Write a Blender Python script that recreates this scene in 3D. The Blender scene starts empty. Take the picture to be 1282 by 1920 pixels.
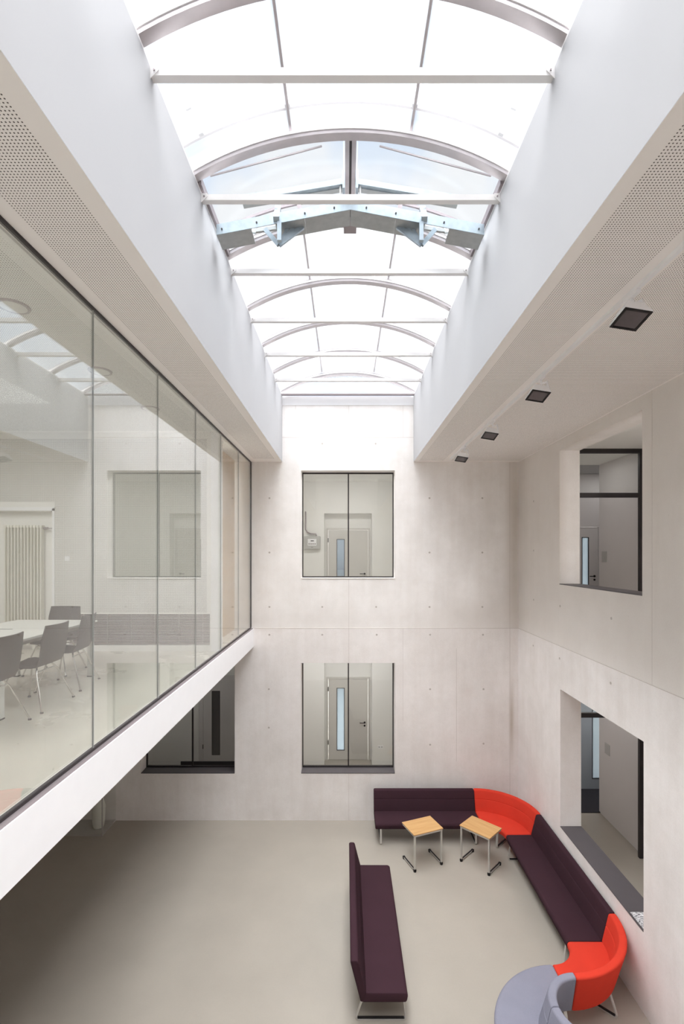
import bpy, bmesh, math, random
from mathutils import Vector, Matrix
random.seed(7)
PI = math.pi
scene = bpy.context.scene
C = scene.collection

# ------------------------------------------------------------------ camera
EYE = 5.866
cam_d = bpy.data.cameras.new('camera')
cam = bpy.data.objects.new('camera', cam_d)
C.objects.link(cam)
cam.location = (0, 0, EYE)
cam.rotation_euler = (PI / 2, 0, 0)
cam_d.sensor_fit = 'AUTO'
cam_d.sensor_width = 36
cam_d.lens = 900 / 1920 * 36
cam_d.shift_x = -7 / 1920
cam_d.shift_y = 80 / 1920
cam_d.clip_start = 0.05
cam_d.clip_end = 300
scene.camera = cam

# ------------------------------------------------------------------ sky, sun, exposure
SKY = 0.92
SUN = 25.0
world = bpy.data.worlds.new('sky')
scene.world = world
world.use_nodes = True
wn = world.node_tree
wn.nodes.clear()
w_out = wn.nodes.new('ShaderNodeOutputWorld')
w_bg = wn.nodes.new('ShaderNodeBackground')
w_tc = wn.nodes.new('ShaderNodeTexCoord')
w_nz = wn.nodes.new('ShaderNodeTexNoise')
w_nz.inputs['Scale'].default_value = 2.6
w_nz.inputs['Detail'].default_value = 4
w_rp = wn.nodes.new('ShaderNodeValToRGB')
w_rp.color_ramp.elements[0].position = 0.40
w_rp.color_ramp.elements[0].color = (0.58, 0.76, 1.0, 1)
w_rp.color_ramp.elements[1].position = 0.55
w_rp.color_ramp.elements[1].color = (1, 1, 1, 1)
wn.links.new(w_tc.outputs['Generated'], w_nz.inputs['Vector'])
wn.links.new(w_nz.outputs['Fac'], w_rp.inputs['Fac'])
wn.links.new(w_rp.outputs['Color'], w_bg.inputs['Color'])
w_bg.inputs['Strength'].default_value = SKY
wn.links.new(w_bg.outputs['Background'], w_out.inputs['Surface'])

sun_d = bpy.data.lights.new('sun', 'SUN')
sun = bpy.data.objects.new('sun', sun_d)
C.objects.link(sun)
sun.location = (0, 5, 30)
sun.rotation_euler = (0.0, 0.0, 0)
sun_d.angle = math.radians(82)       # bright overcast: the light comes from most of the sky
sun_d.energy = SUN
sun_d.color = (1.0, 1.0, 1.0)

vs = scene.view_settings
vs.view_transform = 'Standard'
vs.look = 'None'
vs.gamma = 1
vs.use_curve_mapping = False
vs.exposure = 0.30
scene.cycles.use_denoising = True
scene.cycles.max_bounces = 14
scene.cycles.diffuse_bounces = 7
scene.cycles.glossy_bounces = 6
scene.cycles.transmission_bounces = 8
scene.cycles.transparent_max_bounces = 24
scene.cycles.sample_clamp_indirect = 8


def fill_light(name, loc, sx, sy, power, col=(1, 0.985, 0.97)):
    d = bpy.data.lights.new(name, 'AREA')
    d.shape = 'RECTANGLE'
    d.size = sx
    d.size_y = sy
    d.energy = power
    d.color = col
    o = bpy.data.objects.new(name, d)
    C.objects.link(o)
    o.location = loc
    return o


# added fill lights under the ceilings, no fixtures: brighten meeting room, side room and corridors
fill_light('meeting_room_fill', (-5.0, 4.4, 7.88), 2.2, 4.0, 95, (1, 0.99, 0.985))
fill_light('upper_corridor_fill', (5.0, 10.2, 7.88), 0.5, 1.2, 4)
fill_light('upper_corridor_fill', (6.6, 11.5, 7.88), 1.0, 0.6, 4)
fill_light('upper_corridor_fill', (5.3, 4.0, 7.88), 0.4, 3.0, 70)
fill_light('upper_corridor_fill', (0.0, 11.24, 7.885), 3.0, 0.28, 34)
fill_light('lower_corridor_fill', (0.0, 12.2, 3.58), 3.0, 0.7, 30)
fill_light('lower_corridor_fill', (5.0, 10.1, 3.58), 0.5, 1.2, 6)
fill_light('lower_corridor_fill', (6.6, 11.5, 3.58), 1.0, 0.6, 22)
fill_light('lower_corridor_fill', (5.3, 4.0, 3.58), 0.4, 3.0, 40)
fill_light('lower_corridor_fill', (-4.4, 12.2, 3.58), 2.0, 0.6, 7)
fill_light('side_room_fill', (-3.4, 9.3, 7.88), 0.8, 0.8, 30)

# ------------------------------------------------------------------ dimensions (metres)
Y_FAR = 10.6
X_R = 3.816
X_GL = -2.096          # glass wall of the meeting room
Z_SOF = 7.915          # ceiling / soffit
Z_TOP = 9.364          # top of the light well
WL, WR = -1.40, 1.496  # faces of the light well
Z_UP = 4.25            # upper floor
Y_BK = -0.6
TH = 0.36              # wall thickness
CX = 0.048             # middle of the light well

# ------------------------------------------------------------------ material helpers
def lin(r, g, b):
    f = lambda c: (c / 255 / 12.92) if c / 255 <= 0.04045 else ((c / 255 + 0.055) / 1.055) ** 2.4
    return (f(r), f(g), f(b), 1)


class NT:
    def __init__(self, name):
        self.m = bpy.data.materials.new(name)
        self.m.use_nodes = True
        self.t = self.m.node_tree
        self.t.nodes.clear()
        self.out = self.n('OutputMaterial')

    def n(self, typ, **kw):
        nd = self.t.nodes.new('ShaderNode' + typ)
        for k, v in kw.items():
            if k.startswith('_'):
                setattr(nd, k[1:], v)
            else:
                nd.inputs[k.replace('__', ' ')].default_value = v
        return nd

    def l(self, a, b):
        self.t.links.new(a, b)

    def math(self, op, a, b=None, c=None):
        nd = self.n('Math', _operation=op)
        for i, v in enumerate((a, b, c)):
            if v is None:
                continue
            if isinstance(v, (int, float)):
                nd.inputs[i].default_value = v
            else:
                self.l(v, nd.inputs[i])
        return nd.outputs[0]

    def mix(self, fac, a, b, blend='MIX'):
        nd = self.n('Mix', _data_type='RGBA', _blend_type=blend)
        for sock, v in ((nd.inputs[0], fac), (nd.inputs[6], a), (nd.inputs[7], b)):
            if isinstance(v, (int, float, tuple)):
                sock.default_value = v
            else:
                self.l(v, sock)
        return nd.outputs[2]

    def coord(self):
        return self.n('TexCoord').outputs['Object']

    def noise(self, vec, scale, detail=3, rough=0.5):
        nd = self.n('TexNoise', Scale=scale, Detail=detail, Roughness=rough)
        self.l(vec, nd.inputs['Vector'])
        return nd.outputs['Fac']

    def ramp(self, fac, stops):
        nd = self.n('ValToRGB')
        e = nd.color_ramp.elements
        while len(e) < len(stops):
            e.new(0.5)
        for i, (p, c) in enumerate(stops):
            e[i].position = p
            e[i].color = c if len(c) == 4 else (*c, 1)
        self.l(fac, nd.inputs['Fac'])
        return nd.outputs['Color']

    def principled(self, color=None, rough=0.5, metal=0.0, spec=0.5, normal=None, sheen=0.0):
        b = self.n('BsdfPrincipled')
        if color is not None:
            if isinstance(color, tuple):
                b.inputs['Base Color'].default_value = color
            else:
                self.l(color, b.inputs['Base Color'])
        if isinstance(rough, (int, float)):
            b.inputs['Roughness'].default_value = rough
        else:
            self.l(rough, b.inputs['Roughness'])
        b.inputs['Metallic'].default_value = metal
        b.inputs['Specular IOR Level'].default_value = spec
        if sheen:
            b.inputs['Sheen Weight'].default_value = sheen
        if normal is not None:
            self.l(normal, b.inputs['Normal'])
        self.l(b.outputs[0], self.out.inputs[0])
        return b

    def bump(self, h, strength=0.2, dist=0.01):
        nd = self.n('Bump', Strength=strength, Distance=dist)
        self.l(h, nd.inputs['Height'])
        return nd.outputs[0]


def mat_plain(name, col, rough=0.5, metal=0.0, spec=0.5, var=0.03, scale=6.0):
    t = NT(name)
    c = t.coord()
    f = t.noise(c, scale, 3)
    dark = tuple(x * (1 - var) for x in col[:3]) + (1,)
    lite = tuple(min(1, x * (1 + var)) for x in col[:3]) + (1,)
    t.principled(t.ramp(f, [(0.3, dark), (0.7, lite)]), rough, metal, spec)
    return t.m


def mat_concrete(name, tint=(1, 1, 1), stains=()):
    t = NT(name)
    c = t.coord()
    big = t.noise(c, 0.55, 5, 0.6)
    mid = t.noise(c, 2.6, 6, 0.65)
    mp = t.n('Mapping')
    mp.inputs['Scale'].default_value = (3, 3, 0.3)
    t.l(c, mp.inputs['Vector'])
    streak = t.noise(mp.outputs[0], 1.6, 4, 0.6)
    fine = t.noise(c, 60, 3, 0.7)
    a = tuple(x * y for x, y in zip(lin(240, 236, 233)[:3], tint)) + (1,)
    b = tuple(x * y for x, y in zip(lin(253, 250, 248)[:3], tint)) + (1,)
    base = t.ramp(big, [(0.32, a), (0.68, b)])
    m1 = t.ramp(mid, [(0.30, (0.935, 0.93, 0.92, 1)), (0.66, (1.0, 1.0, 1.0, 1))])
    m2 = t.ramp(streak, [(0.25, (0.95, 0.94, 0.93, 1)), (0.6, (1, 1, 1, 1))])
    m3 = t.ramp(fine, [(0.25, (0.95, 0.95, 0.95, 1)), (0.6, (1, 1, 1, 1))])
    col = t.mix(1.0, base, m1, 'MULTIPLY')
    col = t.mix(1.0, col, m2, 'MULTIPLY')
    col = t.mix(1.0, col, m3, 'MULTIPLY')
    vor = t.n('TexVoronoi', Scale=5.0)
    t.l(c, vor.inputs['Vector'])
    pore = t.ramp(vor.outputs['Distance'], [(0.018, (0.66, 0.64, 0.62, 1)), (0.034, (1, 1, 1, 1))])
    col = t.mix(0.7, col, pore, 'MULTIPLY')
    if stains:
        sx = t.n('SeparateXYZ')
        t.l(c, sx.inputs[0])
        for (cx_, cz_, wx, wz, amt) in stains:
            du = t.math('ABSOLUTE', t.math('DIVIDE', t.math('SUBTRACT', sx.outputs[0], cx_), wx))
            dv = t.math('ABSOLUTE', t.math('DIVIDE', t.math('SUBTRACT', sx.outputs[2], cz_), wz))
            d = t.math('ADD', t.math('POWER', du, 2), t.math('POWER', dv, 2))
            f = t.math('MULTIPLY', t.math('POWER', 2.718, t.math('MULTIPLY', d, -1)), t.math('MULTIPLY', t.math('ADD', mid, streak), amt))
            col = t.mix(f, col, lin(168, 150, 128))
    h = t.math('ADD', mid, t.math('MULTIPLY', fine, 0.3))
    t.principled(col, 0.62, 0, 0.35, t.bump(h, 0.10, 0.01))
    return t.m


def mat_perforated(name, base, dark, zones, axes=(0, 1), pitch=0.0195, rad=0.0042, rough=0.75, far=1e9):
    """painted board with a grid of small round holes inside the given rectangles"""
    t = NT(name)
    c = t.coord()
    sx = t.n('SeparateXYZ')
    t.l(c, sx.inputs[0])
    u, v = sx.outputs[axes[0]], sx.outputs[axes[1]]
    fu = t.math('SUBTRACT', t.math('FRACT', t.math('DIVIDE', u, pitch)), 0.5)
    fv = t.math('SUBTRACT', t.math('FRACT', t.math('DIVIDE', v, pitch)), 0.5)
    d = t.math('SQRT', t.math('ADD', t.math('MULTIPLY', fu, fu), t.math('MULTIPLY', fv, fv)))
    dot = t.math('LESS_THAN', d, rad / pitch)
    tot = None
    for (u0, u1, v0, v1) in zones:
        z = t.math('MULTIPLY', t.math('GREATER_THAN', u, u0), t.math('LESS_THAN', u, u1))
        z = t.math('MULTIPLY', z, t.math('MULTIPLY', t.math('GREATER_THAN', v, v0), t.math('LESS_THAN', v, v1)))
        tot = z if tot is None else t.math('MAXIMUM', tot, z)
    fac = t.math('MULTIPLY', dot, tot)
    col = t.mix(fac, base, dark)
    t.principled(col, rough, 0, 0.3)
    return t.m


def schlick(t, r0):
    lw = t.n('LayerWeight', Blend=0.5)
    return t.math('ADD', r0, t.math('MULTIPLY', t.math('POWER', lw.outputs['Facing'], 5), 1 - r0))


def mat_glass(name, tint=(0.94, 0.97, 0.955), r0=0.042, gloss=(1, 1, 1), rough=0.0):
    t = NT(name)
    fac = schlick(t, r0)
    tr = t.n('BsdfTransparent', Color=(*tint, 1))
    gl = t.n('BsdfGlossy', Color=(*gloss, 1), Roughness=rough)
    mx = t.n('MixShader')
    t.l(fac, mx.inputs[0])
    t.l(tr.outputs[0], mx.inputs[1])
    t.l(gl.outputs[0], mx.inputs[2])
    t.l(mx.outputs[0], t.out.inputs[0])
    return t.m


def mat_poly(name, clear, transl, col=(1, 1, 1)):
    """opal polycarbonate: part of the light goes straight through, part is scattered"""
    t = NT(name)
    tr = t.n('BsdfTransparent', Color=(*[c * clear for c in col], 1))
    tl = t.n('BsdfTranslucent', Color=(*[c * transl for c in col], 1))
    ad = t.n('AddShader')
    t.l(tr.outputs[0], ad.inputs[0])
    t.l(tl.outputs[0], ad.inputs[1])
    gl = t.n('BsdfGlossy', Roughness=0.15)
    mx = t.n('MixShader')
    t.l(schlick(t, 0.02), mx.inputs[0])
    t.l(ad.outputs[0], mx.inputs[1])
    t.l(gl.outputs[0], mx.inputs[2])
    t.l(mx.outputs[0], t.out.inputs[0])
    return t.m


def mat_fabric(name, col, var=0.12, bump=0.25):
    t = NT(name)
    c = t.coord()
    wv = t.noise(c, 260, 2, 0.6)
    bg = t.noise(c, 3.5, 3)
    lo = tuple(x * (1 - var) for x in col[:3]) + (1,)
    hi = tuple(min(1, x * (1 + var)) for x in col[:3]) + (1,)
    cc = t.ramp(wv, [(0.3, lo), (0.7, hi)])
    cc = t.mix(1.0, cc, t.ramp(bg, [(0.3, (0.93, 0.93, 0.93, 1)), (0.7, (1, 1, 1, 1))]), 'MULTIPLY')
    t.principled(cc, 0.92, 0, 0.05, t.bump(wv, bump, 0.002))
    return t.m


def mat_wood(name, a, b, axis_scale=(2.0, 30, 30), rough=0.4):
    t = NT(name)
    c = t.coord()
    mp = t.n('Mapping')
    mp.inputs['Scale'].default_value = axis_scale
    t.l(c, mp.inputs['Vector'])
    f = t.noise(mp.outputs[0], 1.0, 5, 0.6)
    t.principled(t.ramp(f, [(0.3, a), (0.7, b)]), rough, 0, 0.4)
    return t.m


M = {}
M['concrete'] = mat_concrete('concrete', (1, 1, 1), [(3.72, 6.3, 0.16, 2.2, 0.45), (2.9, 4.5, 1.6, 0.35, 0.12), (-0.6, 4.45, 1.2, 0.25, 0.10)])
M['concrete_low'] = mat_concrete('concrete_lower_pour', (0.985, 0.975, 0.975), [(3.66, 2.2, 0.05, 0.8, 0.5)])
M['plug'] = mat_plain('concrete_plug', lin(190, 182, 176), 0.7)
M['joint'] = mat_plain('concrete_joint', lin(200, 192, 186), 0.8)
M['white'] = mat_plain('white_plaster', lin(180, 180, 182), 0.75, 0, 0.3, 0.012, 1.5)
M['white_gloss'] = mat_plain('white_coated_metal', lin(246, 246, 248), 0.4, 0, 0.5, 0.01)
M['inner_wall'] = mat_plain('inner_wall_paint', lin(240, 239, 236), 0.7, 0, 0.3, 0.015, 1.2)
M['grey_wall'] = mat_plain('grey_wall_paint', lin(222, 218, 217), 0.7, 0, 0.3, 0.015, 1.2)
M['soffit_left'] = mat_perforated('perforated_soffit', lin(252, 248, 245), lin(90, 84, 80), [(-1.972, -1.52, -0.5, 10.25)])
M['soffit_right'] = mat_perforated('perforated_ceiling', lin(252, 248, 245), lin(90, 84, 80),
                                   [(1.597, 2.12, -0.5, 10.45), (2.29, 3.79, -0.5, 10.45)])
M['room_ceiling'] = mat_perforated('perforated_room_ceiling', lin(240, 239, 236), lin(100, 96, 92), [(-6.8, -2.3, -0.3, 7.9)])
M['room_end'] = mat_perforated('perforated_room_wall', lin(240, 239, 236), lin(140, 137, 133),
                               [(-4.86, -2.32, 4.9, 7.8), (-6.9, -4.86, 6.75, 7.8)], axes=(0, 2), pitch=0.017, rad=0.0055)
def mat_floor(name, col, rough=0.32, spec=0.4):
    t = NT(name)
    c = t.coord()
    f = t.noise(c, 1.1, 5, 0.6)
    g = t.noise(c, 45, 3, 0.6)
    a = tuple(x * 0.95 for x in col[:3]) + (1,)
    b = tuple(min(1, x * 1.04) for x in col[:3]) + (1,)
    cc = t.ramp(f, [(0.3, a), (0.7, b)])
    cc = t.mix(1.0, cc, t.ramp(g, [(0.3, (0.975, 0.975, 0.975, 1)), (0.7, (1, 1, 1, 1))]), 'MULTIPLY')
    rr = t.math('ADD', t.math('MULTIPLY', f, 0.12), rough - 0.06)
    t.principled(cc, rr, 0, spec)
    return t.m
M['floor'] = mat_floor('linoleum_floor', lin(172, 165, 154))
M['floor_up'] = mat_floor('linoleum_upper_floor', lin(208, 203, 192), 0.28)
M['dark_sill'] = mat_plain('dark_grey_sill', lin(84, 79, 82), 0.45, 0, 0.4, 0.03)
M['dark_frame'] = mat_plain('dark_frame', lin(52, 47, 48), 0.4, 0.3, 0.5, 0.03)
M['grey_alu'] = mat_plain('grey_aluminium', lin(176, 170, 172), 0.38, 0.55, 0.5, 0.05, 9)
M['alu_dark'] = mat_plain('brown_grey_aluminium', lin(150, 140, 142), 0.4, 0.5, 0.5, 0.05, 9)
M['sky_white'] = mat_plain('white_skylight_bar', lin(232, 230, 229), 0.45, 0, 0.5, 0.015)
M['galv'] = mat_plain('galvanised_steel', lin(158, 170, 178), 0.36, 0.75, 0.5, 0.10, 14)
M['galv_dark'] = mat_plain('galvanised_steel_underside', lin(165, 168, 168), 0.42, 0.6, 0.5, 0.08, 14)
M['chrome'] = mat_plain('chrome', lin(215, 212, 208), 0.18, 0.95, 0.5, 0.02)
M['silver'] = mat_plain('silver_paint', lin(205, 202, 198), 0.35, 0.5, 0.5, 0.02)
M['black'] = mat_plain('black_rubber', lin(34, 30, 31), 0.6, 0, 0.3, 0.05)
M['aubergine'] = mat_fabric('aubergine_wool', lin(64, 44, 51))
M['red'] = mat_fabric('coral_red_wool', lin(214, 66, 50), 0.07)
M['grey_fabric'] = mat_fabric('blue_grey_wool', lin(140, 140, 154), 0.12)
M['beech'] = mat_wood('beech_veneer', lin(196, 150, 94), lin(212, 170, 116))
M['spruce'] = mat_wood('spruce_board', lin(178, 136, 70), lin(204, 166, 98), (26, 26, 1.2), 0.55)
M['shell'] = mat_plain('grey_chair_shell', lin(66, 60, 60), 0.5, 0, 0.4, 0.03)
M['table_white'] = mat_plain('white_laminate', lin(226, 226, 222), 0.3, 0, 0.5, 0.01)
M['radiator'] = mat_plain('radiator_enamel', lin(238, 236, 228), 0.4, 0, 0.5, 0.01)
M['louvre'] = mat_plain('grey_louvre', lin(186, 177, 177), 0.45, 0.3, 0.5, 0.03)
M['louvre_shade'] = mat_plain('louvre_gap_shade', lin(84, 76, 76), 0.8, 0, 0.2, 0.03)  # shade in the gaps between the slats, put into the panel colour
M['glass'] = mat_glass('clear_glass', (0.97, 0.978, 0.972))
M['glass_green'] = mat_glass('greenish_glass', (0.945, 0.96, 0.95), 0.15)
M['glass_edge'] = mat_plain('glass_joint', lin(160, 163, 161), 0.3, 0.2, 0.5, 0.02)
M['opal'] = mat_poly('opal_polycarbonate', 0.74, 0.06, (0.985, 0.99, 1))
M['gable_poly'] = mat_poly('gable_polycarbonate', 0.55, 0.14, (1, 1, 1))
M['clear_poly'] = mat_poly('clear_polycarbonate', 0.93, 0.0, (0.97, 0.985, 1.0))
M['frost'] = mat_poly('frosted_door_glass', 0.18, 0.38, (0.86, 0.94, 1.0))
M['dim_glass'] = mat_glass('dimmed_strip_glass', (0.42, 0.48, 0.53), 0.06)  # tint darkened in place of a dim room behind the upper door
M['door'] = mat_plain('pale_door', lin(214, 211, 206), 0.45, 0, 0.4, 0.01)
M['door_grey'] = mat_plain('blue_grey_door', lin(160, 168, 176), 0.45, 0, 0.4, 0.01)
M['box_grey'] = mat_plain('grey_plastic', lin(190, 189, 186), 0.45, 0, 0.4, 0.01)
M['mat'] = mat_plain('dark_doormat', lin(56, 55, 60), 0.95, 0, 0.1, 0.1, 60)
M['lens'] = mat_plain('dark_lamp_lens', lin(96, 88, 90), 0.25, 0, 0.5, 0.04, 30)
M['ground'] = mat_plain('ground_paving', lin(150, 148, 142), 0.9, 0, 0.2, 0.06, 2)


def mat_paper():
    t = NT('printed_newspaper')
    c = t.coord()
    mp = t.n('Mapping')
    mp.inputs['Scale'].default_value = (14, 60, 1)
    t.l(c, mp.inputs['Vector'])
    f = t.noise(mp.outputs[0], 1.4, 3, 0.7)
    t.principled(t.ramp(f, [(0.44, lin(70, 68, 70)), (0.52, lin(228, 226, 228))]), 0.8, 0, 0.2)
    return t.m
M['paper'] = mat_paper()

# ------------------------------------------------------------------ mesh helpers
class MB:
    """collects shapes for ONE mesh object"""
    def __init__(self):
        self.v = []
        self.f = []

    def box(self, x0, x1, y0, y1, z0, z1):
        b = len(self.v)
        self.v += [(x0, y0, z0), (x1, y0, z0), (x1, y1, z0), (x0, y1, z0),
                   (x0, y0, z1), (x1, y0, z1), (x1, y1, z1), (x0, y1, z1)]
        self.f += [tuple(b + i for i in q) for q in
                   ((0, 3, 2, 1), (4, 5, 6, 7), (0, 1, 5, 4), (1, 2, 6, 5), (2, 3, 7, 6), (3, 0, 4, 7))]
        return self

    def bar(self, p, q, w, h, up=(0, 0, 1)):
        """rectangular bar from p to q; w across, h along 'up'"""
        p, q, up = Vector(p), Vector(q), Vector(up)
        d = (q - p).normalized()
        s = d.cross(up)
        if s.length < 1e-4:
            s = d.cross(Vector((1, 0, 0)))
        s.normalize()
        u = s.cross(d).normalized()
        b = len(self.v)
        for c in (p, q):
            for a, k in ((-1, -1), (1, -1), (1, 1), (-1, 1)):
                self.v.append(tuple(c + s * a * w / 2 + u * k * h / 2))
        self.f += [tuple(b + i for i in r) for r in
                   ((0, 1, 2, 3), (7, 6, 5, 4), (0, 4, 5, 1), (1, 5, 6, 2), (2, 6, 7, 3), (3, 7, 4, 0))]
        return self

    def tube(self, pts, r, n=10, cap=True):
        pts = [Vector(p) for p in pts]
        rr = r if isinstance(r, (list, tuple)) else [r] * len(pts)
        b = len(self.v)
        prev = None
        for i, p in enumerate(pts):
            if i == 0:
                d = pts[1] - p
            elif i == len(pts) - 1:
                d = p - pts[i - 1]
            else:
                d = (pts[i + 1] - p).normalized() + (p - pts[i - 1]).normalized()
            d.normalize()
            if prev is None:
                a = d.cross(Vector((0, 0, 1)))
                if a.length < 1e-3:
                    a = d.cross(Vector((1, 0, 0)))
            else:
                a = prev - d * prev.dot(d)
            a.normalize()
            prev = a
            e = d.cross(a)
            for k in range(n):
                t = 2 * PI * k / n
                self.v.append(tuple(p + (a * math.cos(t) + e * math.sin(t)) * rr[i]))
        for i in range(len(pts) - 1):
            for k in range(n):
                k2 = (k + 1) % n
                self.f.append((b + i * n + k, b + i * n + k2, b + (i + 1) * n + k2, b + (i + 1) * n + k))
        if cap:
            self.f.append(tuple(b + k for k in range(n))[::-1])
            self.f.append(tuple(b + (len(pts) - 1) * n + k for k in range(n)))
        return self

    def sweep(self, rings, caps=True, closed=True):
        """rings: list of equal-length point loops joined in order"""
        b = len(self.v)
        n = len(rings[0])
        for r in rings:
            self.v += [tuple(p) for p in r]
        for i in range(len(rings) - 1):
            for k in range(n if closed else n - 1):
                k2 = (k + 1) % n
                self.f.append((b + i * n + k, b + i * n + k2, b + (i + 1) * n + k2, b + (i + 1) * n + k))
        if caps:
            self.f.append(tuple(b + k for k in range(n))[::-1])
            self.f.append(tuple(b + (len(rings) - 1) * n + k for k in range(n)))
        return self

    def disc(self, c, axis, r, h, n=14):
        c, a = Vector(c), Vector(axis).normalized()
        return self.tube([c, c + a * h], r, n)

    def build(self, name, mat, parent=None, smooth=False, bevel=0.0, seg=2):
        me = bpy.data.meshes.new(name)
        me.from_pydata(self.v, [], self.f)
        bm = bmesh.new()
        bm.from_mesh(me)
        bmesh.ops.recalc_face_normals(bm, faces=bm.faces)
        if bevel:
            es = [e for e in bm.edges if len(e.link_faces) == 2 and e.calc_face_angle(0) > 0.5]
            bmesh.ops.bevel(bm, geom=es, offset=bevel, segments=seg, affect='EDGES', profile=0.6, clamp_overlap=True)
        bm.to_mesh(me)
        bm.free()
        if smooth:
            for p in me.polygons:
                p.use_smooth = True
            me.set_sharp_from_angle(angle=math.radians(38))
        me.materials.append(M[mat] if isinstance(mat, str) else mat)
        o = bpy.data.objects.new(name, me)
        C.objects.link(o)
        if parent is not None:
            o.parent = parent
        return o


def tag(o, label, cat, group=None):
    o['label'] = label
    o['category'] = cat
    if group:
        o['group'] = group
    return o


def thing(name, loc, rz, label, cat, group=None):
    o = bpy.data.objects.new(name, None)
    C.objects.link(o)
    o.location = loc
    o.rotation_euler = (0, 0, rz)
    o.empty_display_size = 0.1
    return tag(o, label, cat, group)


def struct(o):
    o['kind'] = 'structure'
    return o


def struct_empty(name, loc=(0, 0, 0)):
    o = bpy.data.objects.new(name, None)
    C.objects.link(o)
    o.location = loc
    o.empty_display_size = 0.1
    return struct(o)


def copy_tree(o, parent=None):
    c = o.copy()
    C.objects.link(c)
    c.parent = parent
    for ch in list(o.children):
        copy_tree(ch, c)
    return c


def wall_holes(name, mat, plane, a0, a1, z0, z1, p0, p1, holes, parent=None):
    """wall slab with real openings. plane 'y': spans x=a0..a1, thick y=p0..p1; plane 'x': spans y, thick x."""
    us = sorted({a0, a1, *[h[0] for h in holes], *[h[1] for h in holes]})
    zs = sorted({z0, z1, *[h[2] for h in holes], *[h[3] for h in holes]})
    us = [u for u in us if a0 <= u <= a1]
    zs = [z for z in zs if z0 <= z <= z1]
    V, F, idx = [], [], {}

    def pt(u, z, p):
        k = (round(u, 5), round(z, 5), round(p, 5))
        if k not in idx:
            idx[k] = len(V)
            V.append((u, p, z) if plane == 'y' else (p, u, z))
        return idx[k]

    def full(i, j):
        if i < 0 or j < 0 or i >= len(us) - 1 or j >= len(zs) - 1:
            return False
        uc, zc = (us[i] + us[i + 1]) / 2, (zs[j] + zs[j + 1]) / 2
        return not any(h[0] < uc < h[1] and h[2] < zc < h[3] for h in holes)
    for i in range(len(us) - 1):
        for j in range(len(zs) - 1):
            if not full(i, j):
                continue
            a, b, c, d = us[i], us[i + 1], zs[j], zs[j + 1]
            for p in (p0, p1):
                F.append((pt(a, c, p), pt(b, c, p), pt(b, d, p), pt(a, d, p)))
            if not full(i - 1, j):
                F.append((pt(a, c, p0), pt(a, c, p1), pt(a, d, p1), pt(a, d, p0)))
            if not full(i + 1, j):
                F.append((pt(b, c, p0), pt(b, c, p1), pt(b, d, p1), pt(b, d, p0)))
            if not full(i, j - 1):
                F.append((pt(a, c, p0), pt(b, c, p0), pt(b, c, p1), pt(a, c, p1)))
            if not full(i, j + 1):
                F.append((pt(a, d, p0), pt(b, d, p0), pt(b, d, p1), pt(a, d, p1)))
    mb = MB()
    mb.v, mb.f = V, F
    return struct(mb.build(name, mat, parent))


# ------------------------------------------------------------------ setting: floors, walls, ceilings
ZJ = 4.241   # pour joint between the two storeys
struct(MB().box(-9, 9, Y_BK - 0.3, 14.2, -0.25, 0.0).build('floor', 'floor'))
struct(MB().box(-60, 60, -60, 90, -0.6, -0.3).build('ground', 'ground'))

W_UP = (-0.985, 1.085, 5.336, 7.727)     # far wall, upper window
W_LO = (-0.985, 1.085, 1.037, 3.475)     # far wall, lower window
W_LL = (-4.52, -2.45, 1.037, 3.475)      # far wall, lower left window
R_UP = (6.18, 8.57, 5.336, 7.727)        # right wall openings (y0, y1, z0, z1)
R_LO = (6.14, 8.52, 1.037, 3.475)

wall_far = wall_holes('wall_far', 'concrete', 'y', -9, X_R + TH, ZJ, Z_TOP - 0.2, Y_FAR, Y_FAR + TH, [W_UP])
wall_far_low = wall_holes('wall_far', 'concrete_low', 'y', -9, X_R + TH, 0, ZJ, Y_FAR - 0.008, Y_FAR + TH, [W_LO, W_LL])
wall_right = wall_holes('wall_right', 'concrete', 'x', Y_BK, Y_FAR, ZJ, Z_SOF + 0.3, X_R, X_R + TH, [R_UP])
wall_right_low = wall_holes('wall_right', 'concrete_low', 'x', Y_BK, Y_FAR - 0.008, 0, ZJ, X_R - 0.008, X_R + TH, [R_LO])
struct(MB().box(-9, 9, Y_BK - 0.3, Y_BK, 0, Z_TOP).build('wall_back', 'concrete'))
struct(MB().box(-9.2, -9, Y_BK, 14.2, 0, 9).build('wall_left', 'inner_wall'))

# formwork joints and tie plugs of the concrete
def joints(parent, segs, plane, p):
    for (u0, u1, z0, z1) in segs:
        m = MB()
        if plane == 'y':
            m.box(u0, u1, p - 0.0015, p + 0.004, z0, z1)
        else:
            m.box(p - 0.0015, p + 0.004, u0, u1, z0, z1)
        m.build('formwork_joint', 'joint', parent)
struct(MB().box(X_GL + 0.07, X_R - 0.009, Y_FAR - 0.0095, Y_FAR, ZJ - 0.004, ZJ + 0.004).build('trim_6', 'joint'))
struct(MB().box(X_R - 0.0095, X_R, Y_BK, Y_FAR - 0.0095, ZJ - 0.004, ZJ + 0.004).build('trim_7', 'joint'))
xj = 0.066
w = 0.006
joints(wall_far, [(-1.40, 1.496, 8.452, 8.459), (xj, xj + w, 8.459, 9.16), (xj, xj + w, ZJ, 5.33),
                  (-1.11, -1.105, 8.46, 9.16), (1.26, 1.265, 8.46, 9.16),
                  (3.62, 3.626, ZJ, Z_SOF)], 'y', Y_FAR)
joints(wall_far_low, [(xj, xj + w, 3.48, ZJ), (xj, xj + 0.004, 0.0, 1.03), (2.44, 2.445, 1.3, 3.8), (3.62, 3.626, 0, ZJ), (1.26, 1.264, 2.2, ZJ)], 'y', Y_FAR - 0.008)
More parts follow.
